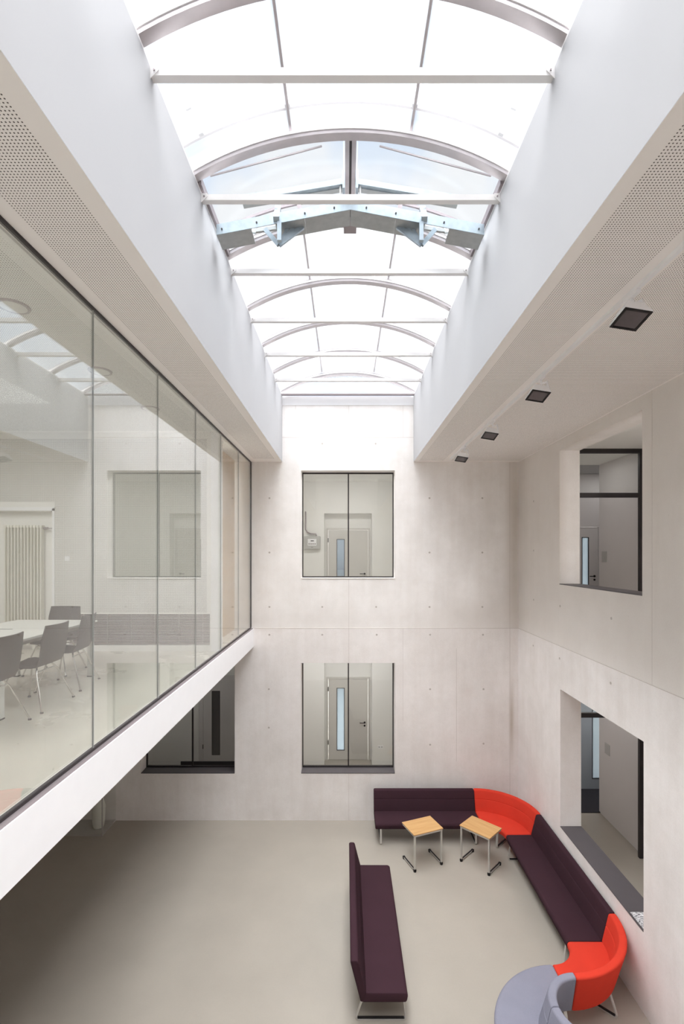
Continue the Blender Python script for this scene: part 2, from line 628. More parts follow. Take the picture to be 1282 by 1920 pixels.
joints(wall_right, [(5.98, 5.984, ZJ, Z_SOF)], 'x', X_R)

def plugs(parent, pts, plane, p):
    me = None
    for (u, z) in pts:
        if me is None:
            base = MB()
            base.tube([(0, 0, 0), (0, -0.003, 0)] if plane == 'y' else [(0, 0, 0), (-0.003, 0, 0)], 0.021, 12)
            o = base.build('tie_hole_plug', 'plug', parent)
            me = o.data
        else:
            o = bpy.data.objects.new('tie_hole_plug', me)
            C.objects.link(o)
            o.parent = parent
        o.location = (u, p, z) if plane == 'y' else (p, u, z)
kx = [-1.69, -0.52, 0.68, 1.845, 3.015]
def far_pt(px, py, y=Y_FAR):
    return ((px - 648) / 900 * y, EYE - (py - 1040) / 900 * y)
up_pts = [far_pt(604, 832), far_pt(704, 832)]
for r in (934, 1036):
    up_pts += [far_pt(505, r), far_pt(805, r), far_pt(904, r)]
for q in (505, 604, 705, 805, 904):
    up_pts.append(far_pt(q, 1138))
plugs(wall_far, up_pts, 'y', Y_FAR)
lo_pts = [far_pt(q, 1190) for q in (505, 604, 706, 806, 905)]
lo_pts += [far_pt(504, 1292), far_pt(504, 1364), far_pt(806, 1292), far_pt(906, 1292), far_pt(806, 1396), far_pt(906, 1394)]
plugs(wall_far_low, lo_pts, 'y', Y_FAR - 0.008)
rt = [(9.75, 6.95), (9.75, 5.95), (9.75, 4.95), (8.55, 4.95), (6.9, 4.95)]
plugs(wall_right, rt, 'x', X_R)
plugs(wall_right_low, [(9.75, 4.02), (8.55, 4.02), (6.9, 4.02), (5.2, 4.02), (4.2, 2.0)], 'x', X_R - 0.008)

# light well and ceilings
struct(MB().box(WL - 0.25, WL, Y_BK, Y_FAR, Z_SOF, Z_TOP).build('wall_lightwell_left', 'white'))
struct(MB().box(WR, WR + 0.25, Y_BK, Y_FAR, Z_SOF, Z_TOP).build('wall_lightwell_right', 'white'))
struct(MB().box(WL - 0.25, WR + 0.25, Y_FAR - 0.012, Y_FAR + TH, Z_TOP - 0.2, Z_TOP).build('trim_1', 'white_gloss'))
struct(MB().box(X_GL - 0.05, WL - 0.001, Y_BK, Y_FAR, Z_SOF - 0.002, Z_SOF + 0.012).build('ceiling', 'soffit_left'))
struct(MB().box(WR + 0.001, X_R, Y_BK, Y_FAR, Z_SOF - 0.002, Z_SOF + 0.012).build('ceiling', 'soffit_right'))
struct(MB().box(-9, WL - 0.02, Y_BK, 14.2, Z_SOF + 0.012, Z_SOF + 0.3).build('roof', 'white'))
struct(MB().box(WR + 0.02, 9, Y_BK, 14.2, Z_SOF + 0.012, Z_SOF + 0.3).build('roof', 'white'))
struct(MB().box(WL - 0.02, WR + 0.02, Y_FAR + TH - 0.01, 14.2, Z_SOF + 0.012, Z_SOF + 0.3).build('roof', 'white'))

# ------------------------------------------------------------------ meeting room behind the glass wall
Y_END = 8.02
struct(MB().box(-9, X_GL - 0.035, Y_BK, 14.2, Z_UP - 0.25, Z_UP).build('floor', 'floor_up'))
struct(MB().box(-7.2, X_GL - 0.06, Y_BK, Y_END, Z_SOF - 0.012, Z_SOF + 0.01).build('ceiling', 'room_ceiling'))
struct(MB().box(-9, X_GL - 0.06, Y_END + 0.2, Y_FAR, Z_SOF - 0.012, Z_SOF + 0.01).build('ceiling', 'inner_wall'))
wall_end = wall_holes('wall_room_end', 'room_end', 'y', -7.2, X_GL - 0.02, Z_UP, Z_SOF - 0.012, Y_END, Y_END + 0.16,
                      [(-6.3, -4.90, Z_UP + 0.0, 6.60), (-4.62, -2.27, 4.356, 4.872)])
struct(MB().box(-7.2, X_GL - 0.02, Y_END + 0.16, Y_END + 0.24, Z_UP, Z_SOF - 0.012).build('wall_room_end', 'inner_wall'))
struct(MB().box(-2.245, X_GL - 0.03, Y_END - 0.012, Y_END, Z_UP, Z_SOF - 0.012).build('trim_2', 'white_gloss'))
wall_holes('wall_room_left', 'inner_wall', 'x', Y_BK, Y_FAR, Z_UP, Z_SOF - 0.012, -7.4, -7.2, [(1.2, 6.6, 5.1, 7.0)])
struct(MB().box(-4.9, -4.86, Y_END - 0.01, Y_END, Z_UP, 6.64).box(-6.34, -6.3, Y_END - 0.01, Y_END, Z_UP, 6.64)
       .box(-6.34, -4.86, Y_END - 0.01, Y_END, 6.60, 6.66).build('trim_3', 'white_gloss'))

# glass wall
gw = struct_empty('window_1')
JY = [-0.05, 1.29, 2.63, 3.98, 5.35, 6.70, 8.05, 9.38, Y_FAR - 0.03]
for a, b in zip(JY, JY[1:]):
    MB().box(X_GL - 0.006, X_GL + 0.006, a + 0.004, b - 0.004, 4.262, Z_SOF - 0.02).build('glass_pane', 'glass_green', gw)
for y in JY[1:-1]:
    MB().box(X_GL - 0.0065, X_GL + 0.0065, y - 0.004, y + 0.004, 4.262, Z_SOF - 0.02).build('glass_joint', 'glass_edge', gw)
MB().box(X_GL - 0.02, X_GL + 0.016, Y_BK, Y_FAR, Z_SOF - 0.022, Z_SOF - 0.002).build('head_profile', 'dark_frame', gw)
MB().box(X_GL - 0.02, X_GL + 0.012, Y_BK, Y_FAR, 4.235, 4.264).build('sill_profile', 'dark_frame', gw)
MB().box(X_GL - 0.02, X_GL + 0.016, Y_FAR - 0.03, Y_FAR - 0.008, 4.264, Z_SOF - 0.022).build('side_profile', 'dark_frame', gw)
struct(MB().box(X_GL + 0.012, -2.034, Y_BK, Y_FAR - 0.009, 4.20, 4.243).build('trim_4', 'alu_dark'))
struct(MB().box(-2.034, -2.026, Y_BK, Y_FAR - 0.009, 3.84, 4.241).box(-2.2, -2.034, Y_BK, Y_FAR - 0.009, 3.84, 3.852)
       .build('trim_5', 'white_gloss'))
struct(MB().box(-9, -2.04, Y_BK, Y_FAR - 0.009, 3.845, 4.0).build('ceiling', 'white'))

# ------------------------------------------------------------------ far windows
def far_window(name, wdw, yg=Y_FAR + 0.30, sill='dark_sill', sill_t=0.012):
    x0, x1, z0, z1 = wdw
    e = struct_empty(name)
    MB().box(x0, x0 + 0.022, yg - 0.02, yg + 0.03, z0, z1).build('frame_side', 'dark_frame', e)
    MB().box(x1 - 0.022, x1, yg - 0.02, yg + 0.03, z0, z1).build('frame_side', 'dark_frame', e)
    MB().box(x0 + 0.022, x1 - 0.022, yg - 0.02, yg + 0.03, z1 - 0.03, z1).build('frame_head', 'dark_frame', e)
    MB().box(x0 + 0.022, x1 - 0.022, yg - 0.02, yg + 0.03, z0 + sill_t, z0 + 0.04).build('frame_foot', 'dark_frame', e)
    xm = (x0 + x1) / 2 + 0.01
    MB().box(xm - 0.014, xm + 0.014, yg - 0.02, yg + 0.03, z0 + 0.04, z1 - 0.03).build('mullion', 'dark_frame', e)
    MB().box(x0 + 0.022, xm - 0.014, yg - 0.004, yg + 0.004, z0 + 0.04, z1 - 0.03).build('glass_pane', 'glass', e)
    MB().box(xm + 0.014, x1 - 0.022, yg - 0.004, yg + 0.004, z0 + 0.04, z1 - 0.03).build('glass_pane', 'glass', e)
    MB().box(x0 + 0.003, x1 - 0.003, Y_FAR - 0.012, yg - 0.02, z0, z0 + sill_t).build('window_sill', sill, e)
    return e
far_window('window_2', W_UP, sill='concrete')
far_window('window_3', W_LO)
far_window('window_4', W_LL)
for nm, r, xs in (('window_5', R_UP, X_R), ('window_6', R_LO, X_R - 0.008)):
    e = struct_empty(nm)
    MB().box(xs - 0.004, X_R + TH, r[0] + 0.003, r[1] - 0.003, r[2], r[2] + 0.012).build('window_sill', 'dark_sill', e)

# ------------------------------------------------------------------ spaces behind the far wall
YC = 13.4
def door(name, x0, x1, y, z, h=2.32, leaf='door', strip=(0.24, 0.47), pane='frost', handle=True, face=-1):
    """hinged door in a wall at y, leaf facing -y, with a tall glass strip"""
    e = struct_empty(name)
    MB().box(x0 - 0.05, x0, y - 0.03, y + 0.05, z, z + h + 0.05).build('door_frame', leaf, e)
    MB().box(x1, x1 + 0.05, y - 0.03, y + 0.05, z, z + h + 0.05).build('door_frame', leaf, e)
    MB().box(x0, x1, y - 0.03, y + 0.05, z + h, z + h + 0.05).build('door_frame', leaf, e)
    s0, s1 = x0 + strip[0], x0 + strip[1]
    z0, z1 = z + 0.27, z + h - 0.26
    lf = wall_holes('door_leaf', leaf, 'y', x0 + 0.006, x1 - 0.006, z + 0.008, z + h - 0.006, y - 0.012, y + 0.04, [(s0, s1, z0, z1)], e)
    del lf['kind']
    MB().box(s0, s0 + 0.016, y - 0.018, y + 0.03, z0, z1).box(s1 - 0.016, s1, y - 0.018, y + 0.03, z0, z1) \
        .box(s0 + 0.016, s1 - 0.016, y - 0.018, y + 0.03, z0, z0 + 0.016).box(s0 + 0.016, s1 - 0.016, y - 0.018, y + 0.03, z1 - 0.016, z1).build('glazing_bead', 'dark_frame', lf)
    MB().box(s0 + 0.016, s1 - 0.016, y, y + 0.008, z0 + 0.016, z1 - 0.016).build('glass_strip', pane, lf)
    if handle:
        hx, hz = x1 - 0.10, z + 1.07
        MB().disc((hx, y - 0.012, hz), (0, -1, 0), 0.028, 0.012).tube([(hx, y - 0.02, hz), (hx, y - 0.06, hz), (hx - 0.03, y - 0.065, hz), (hx - 0.14, y - 0.065, hz)], 0.011).build('door_handle', 'black', lf, True)
        MB().disc((hx, y - 0.012, hz - 0.09), (0, -1, 0), 0.026, 0.012).build('lock_rosette', 'black', lf, True)
    for hz in (0.45, h - 0.35):
        MB().box(x0 - 0.012, x0 + 0.008, y - 0.04, y - 0.012, z + hz, z + hz + 0.12).build('hinge', 'dark_frame', lf)
    return e

NX = (-0.60, 0.73)
# lower storey
wall_holes('wall_corridor_low', 'inner_wall', 'y', -9, X_R + TH, 0, 3.6, YC, YC + 0.1, [(NX[0], NX[1], 0, 3.05), (-4.1, -2.72, 0, 2.5)])
wall_holes('wall_corridor_low', 'inner_wall', 'y', -0.8, 0.9, 0, 3.6, YC + 0.33, YC + 0.4, [(-0.55, 0.69, 0, 2.37)])
struct(MB().box(-0.7, NX[0], YC + 0.1, YC + 0.33, 0, 3.05).box(NX[1], 0.83, YC + 0.1, YC + 0.33, 0, 3.05).box(-0.7, 0.83, YC + 0.1, YC + 0.33, 3.05, 3.15).build('wall_niche_low', 'inner_wall'))
struct(MB().box(-9, X_R + TH, Y_FAR + TH, 14.2, 3.6, 4.0).build('ceiling', 'inner_wall'))
struct(MB().box(-2.25, -2.15, Y_FAR + TH, YC, 0, 3.6).build('wall_corridor_cross', 'grey_wall'))
door('door_1', -0.50, 0.64, YC + 0.33, 0.0)
wall_holes('wall_corridor_low', 'grey_wall', 'y', -4.2, -2.6, 0, 2.6, YC + 0.02, YC + 0.08, [(-4.03, -2.79, 0, 2.37)])
door('door_2', -3.98, -2.84, YC + 0.02, 0.0, leaf='grey_wall', pane='dark_sill')
struct(MB().box(-4.6, -2.3, YC - 0.02, YC - 0.005, 0.0, 0.10).build('baseboard_far', 'dark_frame'))
# upper storey
wall_holes('wall_corridor_up', 'inner_wall', 'y', -4.0, X_R + TH, Z_UP, 7.9, YC, YC + 0.1, [(NX[0], NX[1], Z_UP, 7.02)])
wall_holes('wall_corridor_up', 'inner_wall', 'y', -0.8, 0.9, Z_UP, 7.4, YC + 0.33, YC + 0.4, [(-0.55, 0.69, Z_UP, Z_UP + 2.37)])
struct(MB().box(-0.7, NX[0], YC + 0.1, YC + 0.33, Z_UP, 7.02).box(NX[1], 0.83, YC + 0.1, YC + 0.33, Z_UP, 7.02).box(-0.7, 0.83, YC + 0.1, YC + 0.33, 7.02, 7.1).build('wall_niche_up', 'inner_wall'))
struct(MB().box(-4.0, X_R + TH, Y_FAR + TH, 14.2, 7.9, Z_SOF + 0.02).build('ceiling', 'inner_wall'))
struct(MB().box(-2.1, X_R + TH, Y_FAR + TH, 14.2, 4.0, Z_UP).build('floor', 'floor_up'))
struct(MB().box(-2.6, -2.5, Y_FAR + TH, YC, Z_UP, 7.9).build('wall_corridor_cross', 'inner_wall'))
struct(MB().box(X_R - 0.2, X_R + TH, Y_FAR + TH, 14.2, 0, 7.9).build('wall_corridor_cross', 'inner_wall'))
door('door_3', -0.50, 0.64, YC + 0.33, Z_UP, pane='dim_glass')
# rooms behind the upper doors stay closed from the sky
struct(MB().box(-1.4, 1.6, 15.0, 15.1, Z_UP, 7.4).box(-1.5, -1.4, 14.0, 15.1, Z_UP, 7.4).box(1.6, 1.7, 14.0, 15.1, Z_UP, 7.4)
       .box(-1.5, 1.7, 14.2, 15.1, Z_UP - 0.1, Z_UP).build('wall_store_room', 'grey_wall'))

# ------------------------------------------------------------------ corridor behind the right wall
X_C = 5.78
for z0, z1, tag_ in ((0, 3.6, 'low'), (Z_UP, Z_SOF, 'up')):
    struct(MB().box(X_C, X_C + 0.2, Y_BK, 10.95, z0, z1).build('wall_side_corridor', 'grey_wall'))
    struct(MB().box(X_C + 0.2, 9, 10.85, 10.95, z0, z1).build('wall_side_corridor', 'grey_wall'))
struct(MB().box(X_R + TH, 9, Y_BK, 14.2, 3.6, Z_UP).build('floor', 'floor_up'))
wall_holes('wall_side_end', 'grey_wall', 'y', X_R + TH, 9, 0, 3.6, 12.0, 12.12, [(5.70, 6.95, 0, 2.42), (5.70, 6.95, 2.52, 3.3)])
wall_holes('wall_side_end', 'grey_wall', 'y', X_R + TH, 9, Z_UP, Z_SOF, 12.2, 12.32, [(5.52, 6.46, Z_UP, Z_UP + 2.37)])
struct(MB().box(9, 9.2, Y_BK, 14.2, 0, 9).build('wall_right_outer', 'grey_wall'))
door('door_4', 5.75, 6.90, 12.0, 0.0, leaf='door_grey', strip=(0.40, 0.75), handle=False)
fl = struct_empty('window_7')
MB().box(5.70, 6.95, 12.03, 12.04, 2.52, 3.3).build('glass_pane', 'frost', fl)
MB().box(6.14, 6.17, 11.99, 12.06, 2.52, 3.3).build('glazing_bar', 'dark_frame', fl)
door('door_5', 5.57, 6.41, 12.2, Z_UP, leaf='grey_wall', strip=(0.42, 0.60))
tag(MB().box(5.15, 6.9, 10.9, 11.98, 0.002, 0.02).build('door_mat', 'mat'), 'dark doormat on corridor floor before the blue-grey glazed door', 'doormat')
Y_P = 9.26
for nm, z0, z1 in (('window_8', 0.0, 3.6), ('window_9', Z_UP, Z_SOF)):
    e = struct_empty(nm)
    MB().box(X_C - 0.11, X_C - 0.03, Y_P, Y_P + 0.06, z0 + 0.002, z1 - 0.09).build('frame_post', 'dark_frame', e)
    MB().box(X_R + TH, X_R + TH + 0.05, Y_P, Y_P + 0.06, z0 + 0.002, z1 - 0.09).build('frame_post', 'dark_frame', e)
    MB().box(X_R + TH, X_C, Y_P, Y_P + 0.06, z1 - 0.09, z1 - 0.003).build('frame_head', 'dark_frame', e)
    MB().box(X_R + TH + 0.05, X_C - 0.11, Y_P, Y_P + 0.06, z0 + 2.72, z0 + 2.81).build('frame_transom', 'dark_frame', e)
    MB().box(X_R + TH + 0.05, X_C - 0.11, Y_P + 0.026, Y_P + 0.034, z0 + 2.81, z1 - 0.09).build('glass_pane', 'glass', e)
struct(MB().box(X_R + TH, X_C, Y_BK, 10.95, Z_SOF - 0.003, Z_SOF + 0.01).build('ceiling', 'inner_wall'))
for z, yy in ((1.45, 10.6), (Z_UP + 1.45, 10.72)):
    s = MB().box(X_C - 0.012, X_C, yy - 0.10, yy + 0.10, z, z + 0.24).build('door_sign', 'box_grey', None, False, 0.003)
    tag(s, 'small grey door plate on corridor wall, seen through the %s right-hand opening' % ('lower' if z < 3 else 'upper'), 'sign')
sd = MB().disc((5.1, 7.45, Z_SOF - 0.003), (0, 0, -1), 0.055, 0.03, 18).build('smoke_detector', 'white_gloss', None, True)
tag(sd, 'round white smoke detector on corridor ceiling above the upper side opening', 'smoke detector')

# ------------------------------------------------------------------ skylight
HC, RISE = 1.51, 0.43
RV = HC * HC / (2 * RISE) + RISE / 2
ZC = Z_TOP + RISE - RV
AH = math.asin(HC / RV)


def arc_pts(r, a0, a1, n):
    return [(CX + r * math.sin(a0 + (a1 - a0) * i / n), ZC + r * math.cos(a0 + (a1 - a0) * i / n)) for i in range(n + 1)]


def arc_bar(mb, y0, y1, r0, r1, a0, a1, n=28):
    rings = []
    for (xa, za), (xb, zb) in zip(arc_pts(r0, a0, a1, n), arc_pts(r1, a0, a1, n)):
        rings.append([(xa, y0, za), (xa, y1, za), (xb, y1, zb), (xb, y0, zb)])
    return mb.sweep(rings)


sky = thing('skylight', (0, 0, 0), 0, 'barrel-vaulted skylight of opal panels on grey arched ribs over the light well', 'skylight')
RIBS = [-0.33 + 1.21 * k for k in range(9)] + [10.50]
for y in RIBS:
    rb = MB()
    arc_bar(rb, y - 0.045, y + 0.045, RV, RV + 0.055, -AH, AH)
    arc_bar(rb, y - 0.03, y + 0.03, RV + 0.055, RV + 0.085, -AH, AH)
    r_o = rb.build('rib', 'grey_alu', sky, True)
    gk = MB()
    arc_bar(gk, y - 0.052, y - 0.045, RV + 0.035, RV + 0.062, -AH, AH)
    gk.build('white_gasket', 'sky_white', r_o, True)
SEAM = math.asin(0.56 / (RV + 0.08))
AOUT = AH + 0.012
VENT = 4
for i, (a, b) in enumerate(zip(RIBS, RIBS[1:])):
    if i == VENT:
        continue
    for s0, s1 in ((-AOUT, -SEAM), (-SEAM, SEAM), (SEAM, AOUT)):
        p = MB()
        arc_bar(p, a + 0.005, b - 0.005, RV + 0.09, RV + 0.102, s0 + 0.003, s1 - 0.003, 12)
        p.build('opal_panel', 'opal', sky, True)
    for s in (-SEAM, SEAM):
        p = MB()
        arc_bar(p, a, b, RV + 0.11, RV + 0.15, s - 0.004, s + 0.004, 2)
        p.build('seam_bar', 'grey_alu', sky)
for y in RIBS[:-1]:
    yt = y + 0.17
    if yt < 0:
        continue
    t_o = MB().box(WL + 0.0, WR - 0.0, yt - 0.03, yt + 0.03, Z_TOP - 0.062, Z_TOP - 0.006).build('tie_bar', 'sky_white', sky)
    for sx, xe in ((1, WL), (-1, WR)):
        xa, xb = xe, xe + sx * 0.05
        MB().sweep([[(xa, yt - 0.036, Z_TOP - 0.09), (xa, yt - 0.036, Z_TOP), (xa + sx * 0.06, yt - 0.036, Z_TOP), (xa + sx * 0.06, yt - 0.036, Z_TOP - 0.03)],
                    [(xa, yt - 0.031, Z_TOP - 0.09), (xa, yt - 0.031, Z_TOP), (xa + sx * 0.06, yt - 0.031, Z_TOP), (xa + sx * 0.06, yt - 0.031, Z_TOP - 0.03)]]).build('bracket_plate', 'sky_white', t_o)
        MB().disc((xa + sx * 0.03, yt - 0.036, Z_TOP - 0.03), (0, -1, 0), 0.007, 0.006, 8).build('bolt', 'alu_dark', t_o)
# kerb rails and far gable
for xe, sx in ((WL, -1), (WR, 1)):
    MB().box(min(xe, xe + sx * 0.14), max(xe, xe + sx * 0.14), Y_BK, Y_FAR, Z_TOP, Z_TOP + 0.02).build('kerb_rail', 'sky_white', sky)
g = MB()
pts = arc_pts(RV + 0.05, -AH, AH, 24)
ring0 = [(x, 10.53, z) for x, z in pts]
ring1 = [(x, 10.545, z) for x, z in pts]
g.sweep([ring0, ring1])
g.build('gable_panel', 'gable_poly', sky)
g = MB()
g.sweep([[(x, Y_BK, z) for x, z in pts], [(x, Y_BK + 0.015, z) for x, z in pts]])
g.build('gable_panel', 'opal', sky)
MB().box(CX - HC, CX + HC, 10.46, 10.54, Z_TOP - 0.01, Z_TOP + 0.015).build('gable_sill', 'alu_dark', sky)

# the smoke vent in the fifth bay: clear flaps, ridge, V-shaped galvanised beam and its linkage
YV0, YV1 = RIBS[VENT], RIBS[VENT + 1]
vent = thing('smoke_vent', (0, 0, 0), 0, 'smoke vent with clear flaps and galvanised V-shaped opening mechanism in the skylight', 'roof vent')
for s in (-1, 1):
    fl_ = MB()
    arc_bar(fl_, YV0 + 0.07, YV1 - 0.07, RV + 0.16, RV + 0.17, *((-AH, -0.025) if s < 0 else (0.025, AH)), 14)
    fp = fl_.build('vent_flap', 'clear_poly', vent, True)
    for yy in (YV0 + 0.06, YV1 - 0.10):
        fr = MB()
        arc_bar(fr, yy, yy + 0.04, RV + 0.13, RV + 0.16, *((-AH, -0.025) if s < 0 else (0.025, AH)), 14)
        fr.build('flap_frame', 'grey_alu', fp, True)
    # side rail of the frame along the kerb
    xe = CX + s * (HC - 0.045)
    MB().box(xe - 0.045, xe + 0.045, YV0 + 0.05, YV1 - 0.05, Z_TOP + 0.021, Z_TOP + 0.10).build('frame_rail', 'alu_dark', vent)
    # flashing along the flap's lower edge of the rib
    MB().bar((CX + s * 0.28, YV0 + 0.14, ZC + RV + 0.03), (CX + s * 1.36, YV0 + 0.14, ZC + RV - 0.26), 0.012, 0.012).build('edge_seal', 'grey_alu', vent)
rdg = MB().box(CX - 0.055, CX - 0.012, YV0 + 0.05, YV1 - 0.05, ZC + RV + 0.03, ZC + RV + 0.12).box(CX + 0.012, CX + 0.055, YV0 + 0.05, YV1 - 0.05, ZC + RV + 0.03, ZC + RV + 0.12).build('ridge_bar', 'grey_alu', vent)
MB().box(CX - 0.012, CX + 0.012, YV0 + 0.05, YV1 - 0.05, ZC + RV + 0.045, ZC + RV + 0.12).build('ridge_gasket', 'dark_frame', rdg)
YB = 5.02          # front face of the V beam
ZPK, ZEN = EYE + 3.665, EYE + 3.40
for s in (-1, 1):
    pk = Vector((CX, YB, ZPK))
    en = Vector((CX + s * 1.40, YB, ZEN))
    m = MB()
    n_ = Vector((0, 0, 1))
    m.sweep([[(p.x, YB, p.z - 0.055), (p.x, YB + 0.008, p.z - 0.055), (p.x, YB + 0.008, p.z + 0.055), (p.x, YB, p.z + 0.055)] for p in (pk, en)])
    bo = m.build('beam_web', 'galv', vent)
    a_ = pk + (en - pk) * 0.34
    b_ = pk + (en - pk) * 0.62
    for p, q in ((pk, a_), (a_, pk + (en - pk) * 0.56), (pk + (en - pk) * 0.74, en)):
        p2 = p + (q - p) * 0.006
        m = MB()
        m.sweep([[(r.x, YB + 0.008, r.z - 0.055), (r.x, YB + 0.25, r.z - 0.055), (r.x, YB + 0.25, r.z - 0.047), (r.x, YB + 0.008, r.z - 0.047)] for r in (p2, q)])
        m.build('beam_flange', 'galv_dark', bo)
    for f in (0.12, 0.34, 0.70, 0.96):
        p = pk + (en - pk) * f
        MB().disc((p.x, YB, p.z - 0.005), (0, -1, 0), 0.009, 0.008, 8).build('bolt', 'dark_frame', bo)
    # hanging bracket and fan of links
    hp = pk + (en - pk) * 0.53
    MB().box(hp.x - 0.022, hp.x + 0.022, YB - 0.012, YB + 0.03, hp.z - 0.24, hp.z - 0.04).build('hanger', 'galv', vent)
    for dx, dz, w_ in ((-0.23, 0.03, 0.05), (-0.11, 0.09, 0.028), (0.17, 0.0, 0.045), (-0.17, 0.06, 0.03)):
        MB().bar((hp.x + s * 0.02, YB + 0.10, hp.z - 0.22), (hp.x - s * (-dx) * 1.0 if dx > 0 else hp.x + s * dx, YB + 0.14, hp.z - 0.03 + dz), 0.03, w_).build('link_arm', 'galv', vent)
    MB().bar((hp.x + s * 0.03, YB - 0.02, hp.z - 0.03), (hp.x + s * 0.04, YB + 0.2, hp.z + 0.24), 0.06, 0.05).build('link_arm', 'galv', vent)
    MB().bar((hp.x - s * 0.10, YB + 0.05, hp.z + 0.02), (hp.x - s * 0.16, YB + 0.25, hp.z + 0.22), 0.022, 0.022).build('piston', 'dark_frame', vent)
    # lifting arm from the ridge down to the flap
    r0 = Vector((CX + s * 0.07, YV1 - 0.60, ZC + RV + 0.04))
    r1 = Vector((CX + s * 1.15, YV1 - 0.60, ZC + RV - 0.14))
    MB().bar(r0, r1, 0.05, 0.06).build('lift_arm', 'galv', vent)
    MB().bar(r0 + Vector((0, 0.05, -0.035)), r1 + Vector((0, 0.05, -0.035)), 0.06, 0.012).build('lift_arm_rail', 'galv_dark', vent)
    MB().box(r0.x - 0.014, r0.x + 0.014, r0.y - 0.06, r0.y + 0.03, r0.z - 0.10, r0.z + 0.09).build('ridge_bracket', 'galv', vent)
    MB().tube([(r0.x + s * 0.035, r0.y, r0.z - 0.02), (r0.x + s * 0.035, r0.y, r0.z - 0.16)], 0.012).build('actuator', 'silver', vent)
    # cranked cross piece near the kerb
    c0 = Vector((CX + s * 1.02, YB + 0.18, ZEN + 0.24))
    MB().bar(c0, c0 + Vector((s * 0.02, -0.02, -0.17)), 0.045, 0.03, (0, 1, 0)).build('cross_arm', 'galv_dark', vent)
    MB().bar(c0 + Vector((s * 0.02, -0.02, -0.15)), c0 + Vector((-s * 0.42, -0.02, -0.09)), 0.03, 0.035).build('cross_arm', 'galv_dark', vent)
    MB().bar(c0, c0 + Vector((s * 0.42, 0.05, -0.16)), 0.03, 0.035).build('cross_arm', 'galv_dark', vent)
MB().box(CX - 0.07, CX + 0.07, YB + 0.22, YB + 0.40, ZPK - 0.04, ZPK + 0.02).build('motor_housing', 'alu_dark', vent)
# raised kerb of the vent outside, seen faintly through the opal panels beside it
up = MB()
for yy in (YV0 - 0.17, YV1 + 0.16):
    for dr in (0.16, 0.42):
        arc_bar(up, yy - 0.012, yy + 0.012, RV + dr, RV + dr + 0.03, -AH - 0.02, AH + 0.02)
    for an in (-0.46, -0.19, 0.19, 0.46):
        arc_bar(up, yy - 0.012, yy + 0.012, RV + 0.16, RV + 0.44, an - 0.008, an + 0.008, 1)
up.build('outer_kerb_frame', 'alu_dark', vent, True)

# ------------------------------------------------------------------ track and spotlights
tag(MB().box(2.205, 2.238, Y_BK, 10.15, Z_SOF - 0.028, Z_SOF - 0.002).build('light_track', 'white_gloss'),
    'slim white lighting track running along the perforated ceiling', 'light track')
def make_spot():
    t = thing('track_spotlight', (2.2215, 0, Z_SOF - 0.028), 0, '', 'spotlight', 'spotlights on the ceiling track')
    MB().box(-0.018, 0.018, -0.09, 0.09, -0.03, 0).build('track_adapter', 'white_gloss', t, False, 0.004)
    MB().tube([(0, 0.0, -0.03), (0.0, -0.02, -0.085)], 0.012).bar((0.055, -0.03, -0.06), (0.055, -0.10, -0.20), 0.03, 0.012, (1, 0, 0)).bar((0, -0.02, -0.08), (0.062, -0.03, -0.066), 0.03, 0.012).build('yoke', 'white_gloss', t, True)
    R = Matrix.Translation((-0.085, -0.13, -0.255)) @ Matrix.Rotation(math.radians(9), 4, 'Y') @ Matrix.Rotation(math.radians(-14), 4, 'X')
    h = MB()
    def ring(s, z):
        return [R @ Vector((a * s, b * s, z)) for a, b in ((-1, -1), (1, -1), (1, 1), (-1, 1))]
    h.sweep([ring(0.066, 0.10), ring(0.07, 0.085), ring(0.104, 0.012), ring(0.104, 0.0)])
    ho = h.build('lamp_housing', 'white_gloss', t, False, 0.004)
    f = MB()
    f.sweep([ring(0.102, 0.0), ring(0.102, -0.008), ring(0.084, -0.008), ring(0.084, 0.0)], caps=False)
    f.build('front_frame', 'black', ho)
    l = MB()
    l.sweep([ring(0.086, -0.001), ring(0.086, -0.003)])
    l.build('lens', 'lens', ho)
    return t
spot_lab = ['white square track spotlight nearest to the camera end of the ceiling track',
            'second white track spotlight from the near end of the ceiling track',
            'third white track spotlight from the near end, above the side window',
            'farthest white track spotlight on the ceiling track, nearest the concrete end wall']
sp = make_spot()
for i, y in enumerate((3.73, 5.47, 7.26, 9.0)):
    o = sp if i == 0 else copy_tree(sp)
    o.location.y = y
    o['label'] = spot_lab[i]

# ------------------------------------------------------------------ benches
def round_poly(pts, rads, n=5):
    """polygon with rounded corners"""
    out = []
    N = len(pts)
    for i in range(N):
        p = Vector(pts[i]); a = Vector(pts[i - 1]); b = Vector(pts[(i + 1) % N])
        r = rads[i]
        if r <= 0:
            out.append((p.x, p.y)); continue
        da, db = (a - p).normalized(), (b - p).normalized()
        ang = da.angle(db)
        d = min(r / math.tan(ang / 2), (a - p).length * 0.49, (b - p).length * 0.49)
        r2 = d * math.tan(ang / 2)
        c = p + (da + db).normalized() * (r2 / math.sin(ang / 2))
        s, e = p + da * d - c, p + db * d - c
        a0 = math.atan2(s.y, s.x); a1 = math.atan2(e.y, e.x)
        dlt = (a1 - a0 + PI) % (2 * PI) - PI
        for k in range(n + 1):
            t = a0 + dlt * k / n
            out.append((c.x + r2 * math.cos(t), c.y + r2 * math.sin(t)))
    return out


